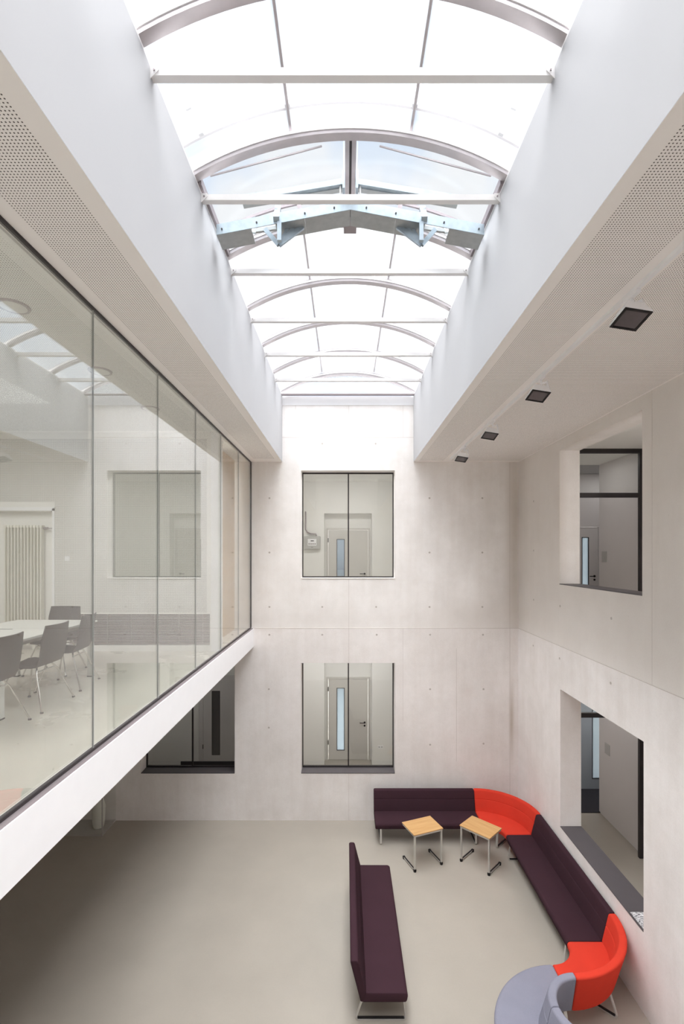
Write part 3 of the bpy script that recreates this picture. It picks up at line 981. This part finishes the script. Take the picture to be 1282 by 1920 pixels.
def bench_profiles(D):
    """d: distance from the outer top edge of the back towards the seat front; heights in metres"""
    seat = round_poly([(0.155, 0.31), (D - 0.02, 0.31), (D, 0.43), (0.20, 0.432)], [0.01, 0.03, 0.045, 0.01])
    bk = round_poly([(0.0, 0.83), (0.10, 0.83), (0.145, 0.665), (0.141, 0.655), (0.150, 0.645), (0.205, 0.437), (0.175, 0.315), (0.135, 0.315)],
                    [0.025, 0.035, 0.006, 0, 0.006, 0.01, 0.01, 0.02])
    return seat, bk


def shrink(prof, k):
    cx = sum(p[0] for p in prof) / len(prof)
    cz = sum(p[1] for p in prof) / len(prof)
    w = max(p[0] for p in prof) - min(p[0] for p in prof)
    h = max(p[1] for p in prof) - min(p[1] for p in prof)
    return [(cx + (p[0] - cx) * (1 - 2 * k / w), cz + (p[1] - cz) * (1 - 2 * k / h)) for p in prof]


def straight_rings(prof, L):
    """bench along +x, back at y=0, seat towards -y"""
    r = []
    for x, k in ((0, 0.018), (0.005, 0.006), (0.018, 0.0), (L / 2, 0), (L - 0.018, 0), (L - 0.005, 0.006), (L, 0.018)):
        q = shrink(prof, k) if k else prof
        r.append([(x, -d, z) for d, z in q])
    return r


def arc_rings(prof, R, sign, a0, a1, n=22):
    """sector about the origin; sign -1: back outside (radius R-d), +1: back inside (radius R+d)"""
    r = []
    ea = 0.006 / 0.8
    fr = [(0, 0.012), (ea, 0.003), (ea * 2.5, 0)] + [(ea * 2.5 + (1 - 5 * ea) * i / n, 0) for i in range(1, n)] + [(1 - ea * 2.5, 0), (1 - ea, 0.003), (1, 0.012)]
    for f, k in fr:
        t = a0 + (a1 - a0) * f
        q = shrink(prof, k) if k else prof
        r.append([((R + sign * d) * math.cos(t), (R + sign * d) * math.sin(t), z) for d, z in q])
    return r


def sled_leg(parent, p, q, z=0.315):
    """flat-steel loop under the seat from p (front) to q (rear) with a rubber runner"""
    p, q = Vector((*p, 0)), Vector((*q, 0))
    d = (q - p).normalized()
    s = d.cross(Vector((0, 0, 1)))
    L_ = (q - p).length
    loop = round_poly([(0, 0.004), (L_, 0.004), (L_ - 0.11, z), (0.03, z)], [0.03, 0.03, 0.01, 0.01], 4)
    inn = round_poly([(0.017, 0.018), (L_ - 0.020, 0.018), (L_ - 0.122, z - 0.012), (0.045, z - 0.012)], [0.02, 0.02, 0.004, 0.004], 4)
    m = MB()
    rings = []
    for (a, b), (c, e) in zip(loop + loop[:1], inn + inn[:1]):
        o0 = p + d * a + Vector((0, 0, b)); i0 = p + d * c + Vector((0, 0, e))
        rings.append([o0 - s * 0.02, o0 + s * 0.02, i0 + s * 0.02, i0 - s * 0.02])
    m.sweep(rings, caps=False)
    lo = m.build('leg', 'silver', parent)
    MB().bar(p + d * 0.03 + Vector((0, 0, 0.026)), q - d * 0.04 + Vector((0, 0, 0.026)), 0.026, 0.014).build('rubber_runner', 'black', lo)


def straight_bench(loc, rz, L, mat, label, D=0.70):
    t = thing('bench', loc, rz, label, 'bench')
    seat, bk = bench_profiles(D)
    MB().sweep(straight_rings(seat, L)).build('seat', mat, t, True)
    MB().sweep(straight_rings(bk, L)).build('backrest', mat, t, True)
    for x in (0.11, L - 0.11):
        sled_leg(t, (x, -(D - 0.015)), (x, -0.06))
    return t


def sector_bench(loc, R, sign, a0, a1, mat, label, D=0.70, legs=True):
    t = thing('corner_bench', loc, 0, label, 'bench')
    seat, bk = bench_profiles(D)
    MB().sweep(arc_rings(seat, R, sign, a0, a1)).build('seat', mat, t, True)
    MB().sweep(arc_rings(bk, R, sign, a0, a1)).build('backrest', mat, t, True)
    if legs:
        am = (a0 + a1) / 2
        for a in ((am,) if sign < 0 else (a0 + 0.12, a1 - 0.12)):
            ra, rb = (R + sign * (D - 0.02), R + sign * 0.07)
            sled_leg(t, (ra * math.cos(a), ra * math.sin(a)), (rb * math.cos(a), rb * math.sin(a)))
    return t


BX, BY1, BY2, BY3 = 2.75, 9.33, 6.75, 5.35
G = 0.006
straight_bench((0.60, BY1 + 1.05, 0), 0, BX - 0.60 - G, 'aubergine', 'dark aubergine bench against the end wall behind the two wooden tables')
sector_bench((BX, BY1, 0), 1.05, -1, PI / 2, 0.0, 'red', 'coral red curved corner bench at the meeting of the concrete walls')
straight_bench((BX + 1.05, BY1 - G, 0), -PI / 2, BY1 - BY2 - 2 * G, 'aubergine', 'long dark aubergine bench under the side window between two red corners')
sector_bench((BX, BY2, 0), 1.05, -1, 0.0, -PI / 2, 'red', 'coral red curved corner bench joined to the grey curved bench')
sector_bench((BX - G, BY3, 0), 0.35, 1, PI / 2, PI - 0.008, 'grey_fabric', 'pale blue-grey curved bench joined to the near red corner')
sector_bench((BX - G, BY3, 0), 0.35, 1, PI + 0.008, PI * 1.5, 'grey_fabric', 'blue-grey curved bench of which only the backrest edge shows in the bottom corner')
straight_bench((0.05, 5.95, 0), PI / 2, 2.47, 'aubergine', 'free-standing dark aubergine bench on chrome sled legs, alone in the open floor', 0.73)

# ------------------------------------------------------------------ small tables
def side_table(loc, rz, label):
    """top along local x, legs at the front long side (-y), feet running back to +y"""
    t = thing('side_table', loc, rz, label, 'table', 'small wooden tables by the bench')
    Lx, Ly, H = 0.63, 0.47, 0.69
    MB().box(-Lx / 2, Lx / 2, -Ly / 2, Ly / 2, H - 0.018, H).build('tabletop', 'beech', t, False, 0.003)
    MB().box(-Lx / 2 + 0.012, Lx / 2 - 0.012, -Ly / 2 + 0.008, -Ly / 2 + 0.033, H - 0.050, H - 0.0185) \
        .box(-Lx / 2 + 0.012, Lx / 2 - 0.012, Ly / 2 - 0.033, Ly / 2 - 0.008, H - 0.050, H - 0.0185) \
        .box(-Lx / 2 + 0.012, -Lx / 2 + 0.037, -Ly / 2 + 0.033, Ly / 2 - 0.033, H - 0.050, H - 0.0185) \
        .box(Lx / 2 - 0.037, Lx / 2 - 0.012, -Ly / 2 + 0.033, Ly / 2 - 0.033, H - 0.050, H - 0.0185).build('frame', 'silver', t)
    for sx in (-1, 1):
        x = sx * (Lx / 2 - 0.028)
        MB().box(x - 0.015, x + 0.015, -Ly / 2 + 0.01, -Ly / 2 + 0.04, 0.035, H - 0.0505).build('leg', 'silver', t, False, 0.003)
        ft = MB().box(x - 0.016, x + 0.016, -Ly / 2 + 0.012, Ly / 2 - 0.02, 0.022, 0.040).build('foot_rail', 'silver', t, False, 0.003)
        MB().box(x - 0.012, x + 0.012, -Ly / 2 + 0.05, Ly / 2 - 0.03, 0.0405, 0.047).build('rubber_strip', 'black', ft)
        for y in (-Ly / 2 + 0.02, Ly / 2 - 0.035):
            MB().disc((x, y, 0.0), (0, 0, 1), 0.026, 0.022, 12).box(x - 0.02, x + 0.02, y - 0.022, y + 0.022, 0.018, 0.046).build('foot_cap', 'black', ft, True)
    return t
side_table((1.4655, 9.186, 0), math.radians(21.7), 'small beech-topped side table on silver legs, the left one of the pair')
side_table((2.566, 9.14, 0), math.radians(-44.7), 'small beech-topped side table on silver legs, turned towards the red corner bench')

# ------------------------------------------------------------------ meeting room furniture
def make_chair():
    """faces -x; back towards +x"""
    t = thing('meeting_chair', (0, 0, Z_UP), 0, '', 'chair', 'grey meeting chairs at the white table')
    prof = [(-0.235, 0.425), (-0.215, 0.447), (-0.15, 0.455), (-0.02, 0.440), (0.08, 0.435), (0.15, 0.455), (0.195, 0.52), (0.22, 0.62), (0.245, 0.74), (0.28, 0.88)]
    wid = [0.20, 0.215, 0.225, 0.225, 0.225, 0.225, 0.22, 0.225, 0.225, 0.205]
    top, bot = [], []
    K = 10
    m = MB()
    rings_t, rings_b = [], []
    for i, ((x, z), w_) in enumerate(zip(prof, wid)):
        curve = 0.0 if i < 5 else (i - 4) * 0.009
        rt, rb = [], []
        for k in range(K + 1):
            u = -1 + 2 * k / K
            xx = x - curve * u * u
            zz = z + (0.012 * u * u if i < 5 else 0)
            rt.append(Vector((xx, u * w_, zz)))
            n = Vector((0, 0, -1)) if i < 4 else Vector((0.8, 0, -0.6)) if i < 7 else Vector((1, 0, -0.2))
            rb.append(Vector((xx, u * w_, zz)) + n.normalized() * 0.012)
        rings_t.append(rt + rb[::-1])
    m.sweep(rings_t)
    m.build('seat_shell', 'shell', t, True)
    for sy in (-1, 1):
        for (xt, xb) in ((-0.13, -0.25), (0.10, 0.25)):
            lg = MB().tube([(xt, sy * 0.13, 0.428), (xt + (xb - xt) * 0.2, sy * 0.18, 0.36), (xb, sy * 0.285, 0.012)], 0.0095, 8).build('leg', 'chrome', t, True)
            MB().disc((xb, sy * 0.285, 0.0), (0, 0, 1), 0.016, 0.014, 10).build('foot_cap', 'black', lg, True)
    MB().tube([(-0.14, -0.165, 0.385), (-0.14, 0.165, 0.385)], 0.007, 8).build('crossbar', 'chrome', t, True)
    MB().tube([(0.115, -0.165, 0.385), (0.115, 0.165, 0.385)], 0.007, 8).build('crossbar', 'chrome', t, True)
    return t
ch = make_chair()
seats = [((-3.34, 4.41, Z_UP), 0.0, 'grey shell chair at the near end of the white table, cut off by the frame'),
         ((-3.34, 5.165, Z_UP), 0.0, 'grey shell chair in the middle of the row between glass wall and white table'),
         ((-3.42, 5.93, Z_UP), 0.12, 'grey shell chair behind the first glass joint, at the far corner of the white table'),
         ((-4.0, 6.62, Z_UP), PI / 2, 'grey shell chair at the head of the white table before the louvred grille')]
for i, (l, r, lab) in enumerate(seats):
    o = ch if i == 0 else copy_tree(ch)
    o.location = l
    o.rotation_euler.z = r
    o['label'] = lab

mt = thing('meeting_table', (-3.87, 5.54, Z_UP), 0, 'white meeting table on square white legs behind the glass wall', 'table')
MB().box(-0.55, 0.53, -0.92, 0.92, 0.715, 0.74).build('tabletop', 'table_white', mt, False, 0.004)
MB().box(-0.47, 0.45, -0.84, 0.84, 0.66, 0.714).build('frame', 'box_grey', mt)
for sx in (-0.50, 0.48):
    for sy in (-0.84, 0.84):
        l_ = MB().box(sx - 0.03, sx + 0.03, sy - 0.03, sy + 0.03, 0.012, 0.714).build('leg', 'table_white', mt, False, 0.004)
        MB().box(sx - 0.032, sx + 0.032, sy - 0.032, sy + 0.032, 0.0, 0.012).build('foot_cap', 'black', l_)
MB().box(-0.30, -0.05, 0.10, 0.112, 0.7401, 0.7425).box(-0.30, -0.292, -0.30, 0.10, 0.7401, 0.7425).build('cable_slot', 'dark_frame', mt)
rad = MB().tube([(-4.02 + 0.09 * math.cos(a), 5.25 + 0.07 * math.sin(a), Z_UP + 0.7455) for a in [2 * PI * k / 24 for k in range(22)]], 0.005, 6)
tag(rad.build('cable', 'table_white', None, True), 'loop of white cable lying on the white meeting table', 'cable')

# radiator in the recess
rd = thing('radiator', (-5.43, Y_END + 0.09, Z_UP), 0, 'tall cream column radiator in the recess of the meeting room wall', 'radiator')
NCOL = 12
for k in range(NCOL):
    x = -0.33 + 0.055 * (k + 0.5)
    c = MB()
    for dy in (-0.032, 0.0, 0.032):
        c.tube([(x, dy, 0.13), (x, dy, 2.08)], 0.0125, 8)
    c.box(x - 0.022, x + 0.022, -0.045, 0.045, 0.10, 0.14).box(x - 0.022, x + 0.022, -0.045, 0.045, 2.07, 2.11)
    c.build('radiator_column', 'radiator', rd, True)
MB().tube([(0.33, 0, 2.06), (0.40, 0, 2.06)], 0.022, 12).tube([(0.40, 0, 2.06), (0.45, 0, 2.06), (0.45, 0.04, 2.06)], 0.010, 8).build('valve', 'grey_alu', rd, True)
MB().box(-0.2, -0.16, -0.03, 0.06, 0.0, 0.10).box(0.16, 0.2, -0.03, 0.06, 0.0, 0.10).build('radiator_foot', 'radiator', rd)

# louvred grille in the end wall
gr = thing('louvre_grille', (0, 0, 0), 0, 'long grey louvred grille set low in the meeting room end wall', 'grille')
MB().box(-4.61, -2.28, Y_END + 0.10, Y_END + 0.155, 4.36, 4.868).build('back_panel', 'louvre_shade', gr)
NS = 18
for k in range(NS):
    z = 4.364 + (k + 0.5) * (0.500 / NS)
    MB().bar((-4.61, Y_END + 0.02, z), (-2.28, Y_END + 0.02, z), 0.03, 0.010).build('slat', 'louvre', gr)
for k in range(6):
    x = -4.4 + k * 0.40
    MB().box(x - 0.004, x + 0.004, Y_END + 0.036, Y_END + 0.06, 4.362, 4.866).build('upright', 'box_grey', gr)
sw = MB().box(-4.69, -4.61, Y_END - 0.010, Y_END, 5.76, 5.84).build('light_switch', 'white_gloss', None, False, 0.003)
tag(sw, 'white light switch on perforated wall beside the radiator recess', 'light switch')
# round lights in the meeting room ceiling
for i, (x, y) in enumerate(((-2.72, 3.93), (-2.72, 5.32), (-2.72, 6.68))):
    t = thing('ceiling_light', (x, y, Z_SOF - 0.012), 0, ['round recessed ceiling light behind the glass, nearest of the three', 'middle round recessed ceiling light behind the glass wall',
              'farthest round recessed ceiling light behind the glass, before the end wall'][i], 'ceiling light', 'round lights in the meeting room ceiling')
    MB().tube([(0, 0, 0), (0, 0, -0.012)], [0.125, 0.12], 24).build('trim_ring', 'grey_alu', t, True)
    MB().tube([(0, 0, -0.012), (0, 0, -0.030)], [0.098, 0.055], 24).build('diffuser', 'table_white', t, True)

# timber panel behind the last panes and the room beside it
struct(MB().box(-3.6, -3.5, Y_END + 0.24, Y_FAR, Z_UP, Z_SOF - 0.012).build('wall_side_room', 'inner_wall'))
tp = thing('timber_panel', (0, 0, 0), 0, 'pale knotty spruce board panel standing behind the last glass panes', 'panel')
for k in range(3):
    y0 = 9.30 + k * 0.36
    MB().box(-2.44, -2.40, y0 + 0.002, y0 + 0.358, Z_UP + 0.001, Z_SOF - 0.014).build('board', 'spruce', tp, False, 0.002)
for k, (y, z) in enumerate(((9.85, 7.0), (9.9, 6.1), (9.88, 5.1), (10.2, 6.5))):
    MB().disc((-2.40, y, z), (1, 0, 0), 0.02, 0.0015, 10).build('knot', mat_plain('knot_brown', lin(176, 132, 84), 0.5) if k == 0 else bpy.data.materials['knot_brown'], tp)

# ------------------------------------------------------------------ small things
cb = thing('control_box', (-0.93, YC, 6.02), 0, 'grey alarm control box on the wall behind the upper end window', 'control box')
MB().box(-0.225, 0.225, -0.13, -0.002, 0.0, 0.36).build('housing', 'box_grey', cb, False, 0.02, 3)
MB().box(-0.12, 0.12, -0.134, -0.1301, 0.10, 0.28).build('front_plate', 'white_gloss', cb)
MB().box(-0.04, 0.05, -0.138, -0.1341, 0.215, 0.24).build('display', 'dark_frame', cb)
for k in range(4):
    MB().box(-0.10 + 0.055 * k, -0.065 + 0.055 * k, -0.138, -0.1341, 0.125, 0.16).build('button', 'alu_dark', cb)
MB().box(-0.03, 0.03, -0.134, -0.1301, 0.045, 0.055).build('slot', 'dark_frame', cb)
MB().tube([(0.12, -0.06, 0.36), (0.10, -0.06, 0.42), (-0.06, -0.06, 0.43), (-0.14, -0.04, 0.47), (-0.17, -0.03, 0.52), (-0.19, -0.02, 0.55), (-0.19, -0.02, 1.05)], 0.018, 8).build('cable', 'alu_dark', cb, True)

vt = thing('display_case', (0, 0, 0), 0, 'low glass display case against the end wall under the meeting room', 'display case')
MB().box(-5.074, -5.066, 10.0, 10.58, 0.03, 2.2).build('glass_pane', 'glass', vt)
MB().box(-6.4, -5.074, 10.0, 10.008, 0.03, 2.2).build('glass_pane', 'glass', vt)
MB().box(-6.4, -5.066, 10.0, 10.58, 0.0, 0.03).build('base', 'silver', vt)
MB().box(-5.082, -5.062, 9.994, 10.014, 0.03, 2.2).build('corner_post', 'silver', vt)
MB().box(-6.4, -5.062, 9.994, 10.59, 2.2, 2.23).build('top_panel', 'silver', vt)
ex = MB().tube([(-5.3, 10.3, 0.032), (-5.3, 10.3, 0.10), (-5.3, 10.3, 0.45), (-5.3, 10.3, 0.6), (-5.3, 10.3, 0.7)], [0.10, 0.12, 0.14, 0.10, 0.06], 14)
tag(ex.build('vase', 'radiator', None, True), 'pale vase standing inside the glass display case', 'vase')

so = thing('wall_socket', (0.97, YC, 0.50), 0, 'white double wall socket beside the door behind the lower end window', 'socket')
MB().box(-0.075, 0.075, -0.012, 0.0, -0.04, 0.04).build('cover_plate', 'white_gloss', so, False, 0.003)
for dx in (-0.036, 0.036):
    MB().disc((dx, -0.012, 0), (0, -1, 0), 0.022, 0.002, 12).build('outlet', 'box_grey', so)

np_ = thing('newspaper', (X_R + 0.12, 6.31, 1.037 + 0.0135), 0.0, 'printed newspaper lying on the dark sill of the lower side opening', 'newspaper')
MB().box(-0.11, 0.15, -0.15, 0.15, 0.0, 0.006).build('back_page', 'paper', np_)
MB().box(-0.105, 0.145, -0.145, 0.14, 0.006, 0.009).build('front_page', 'paper', np_)
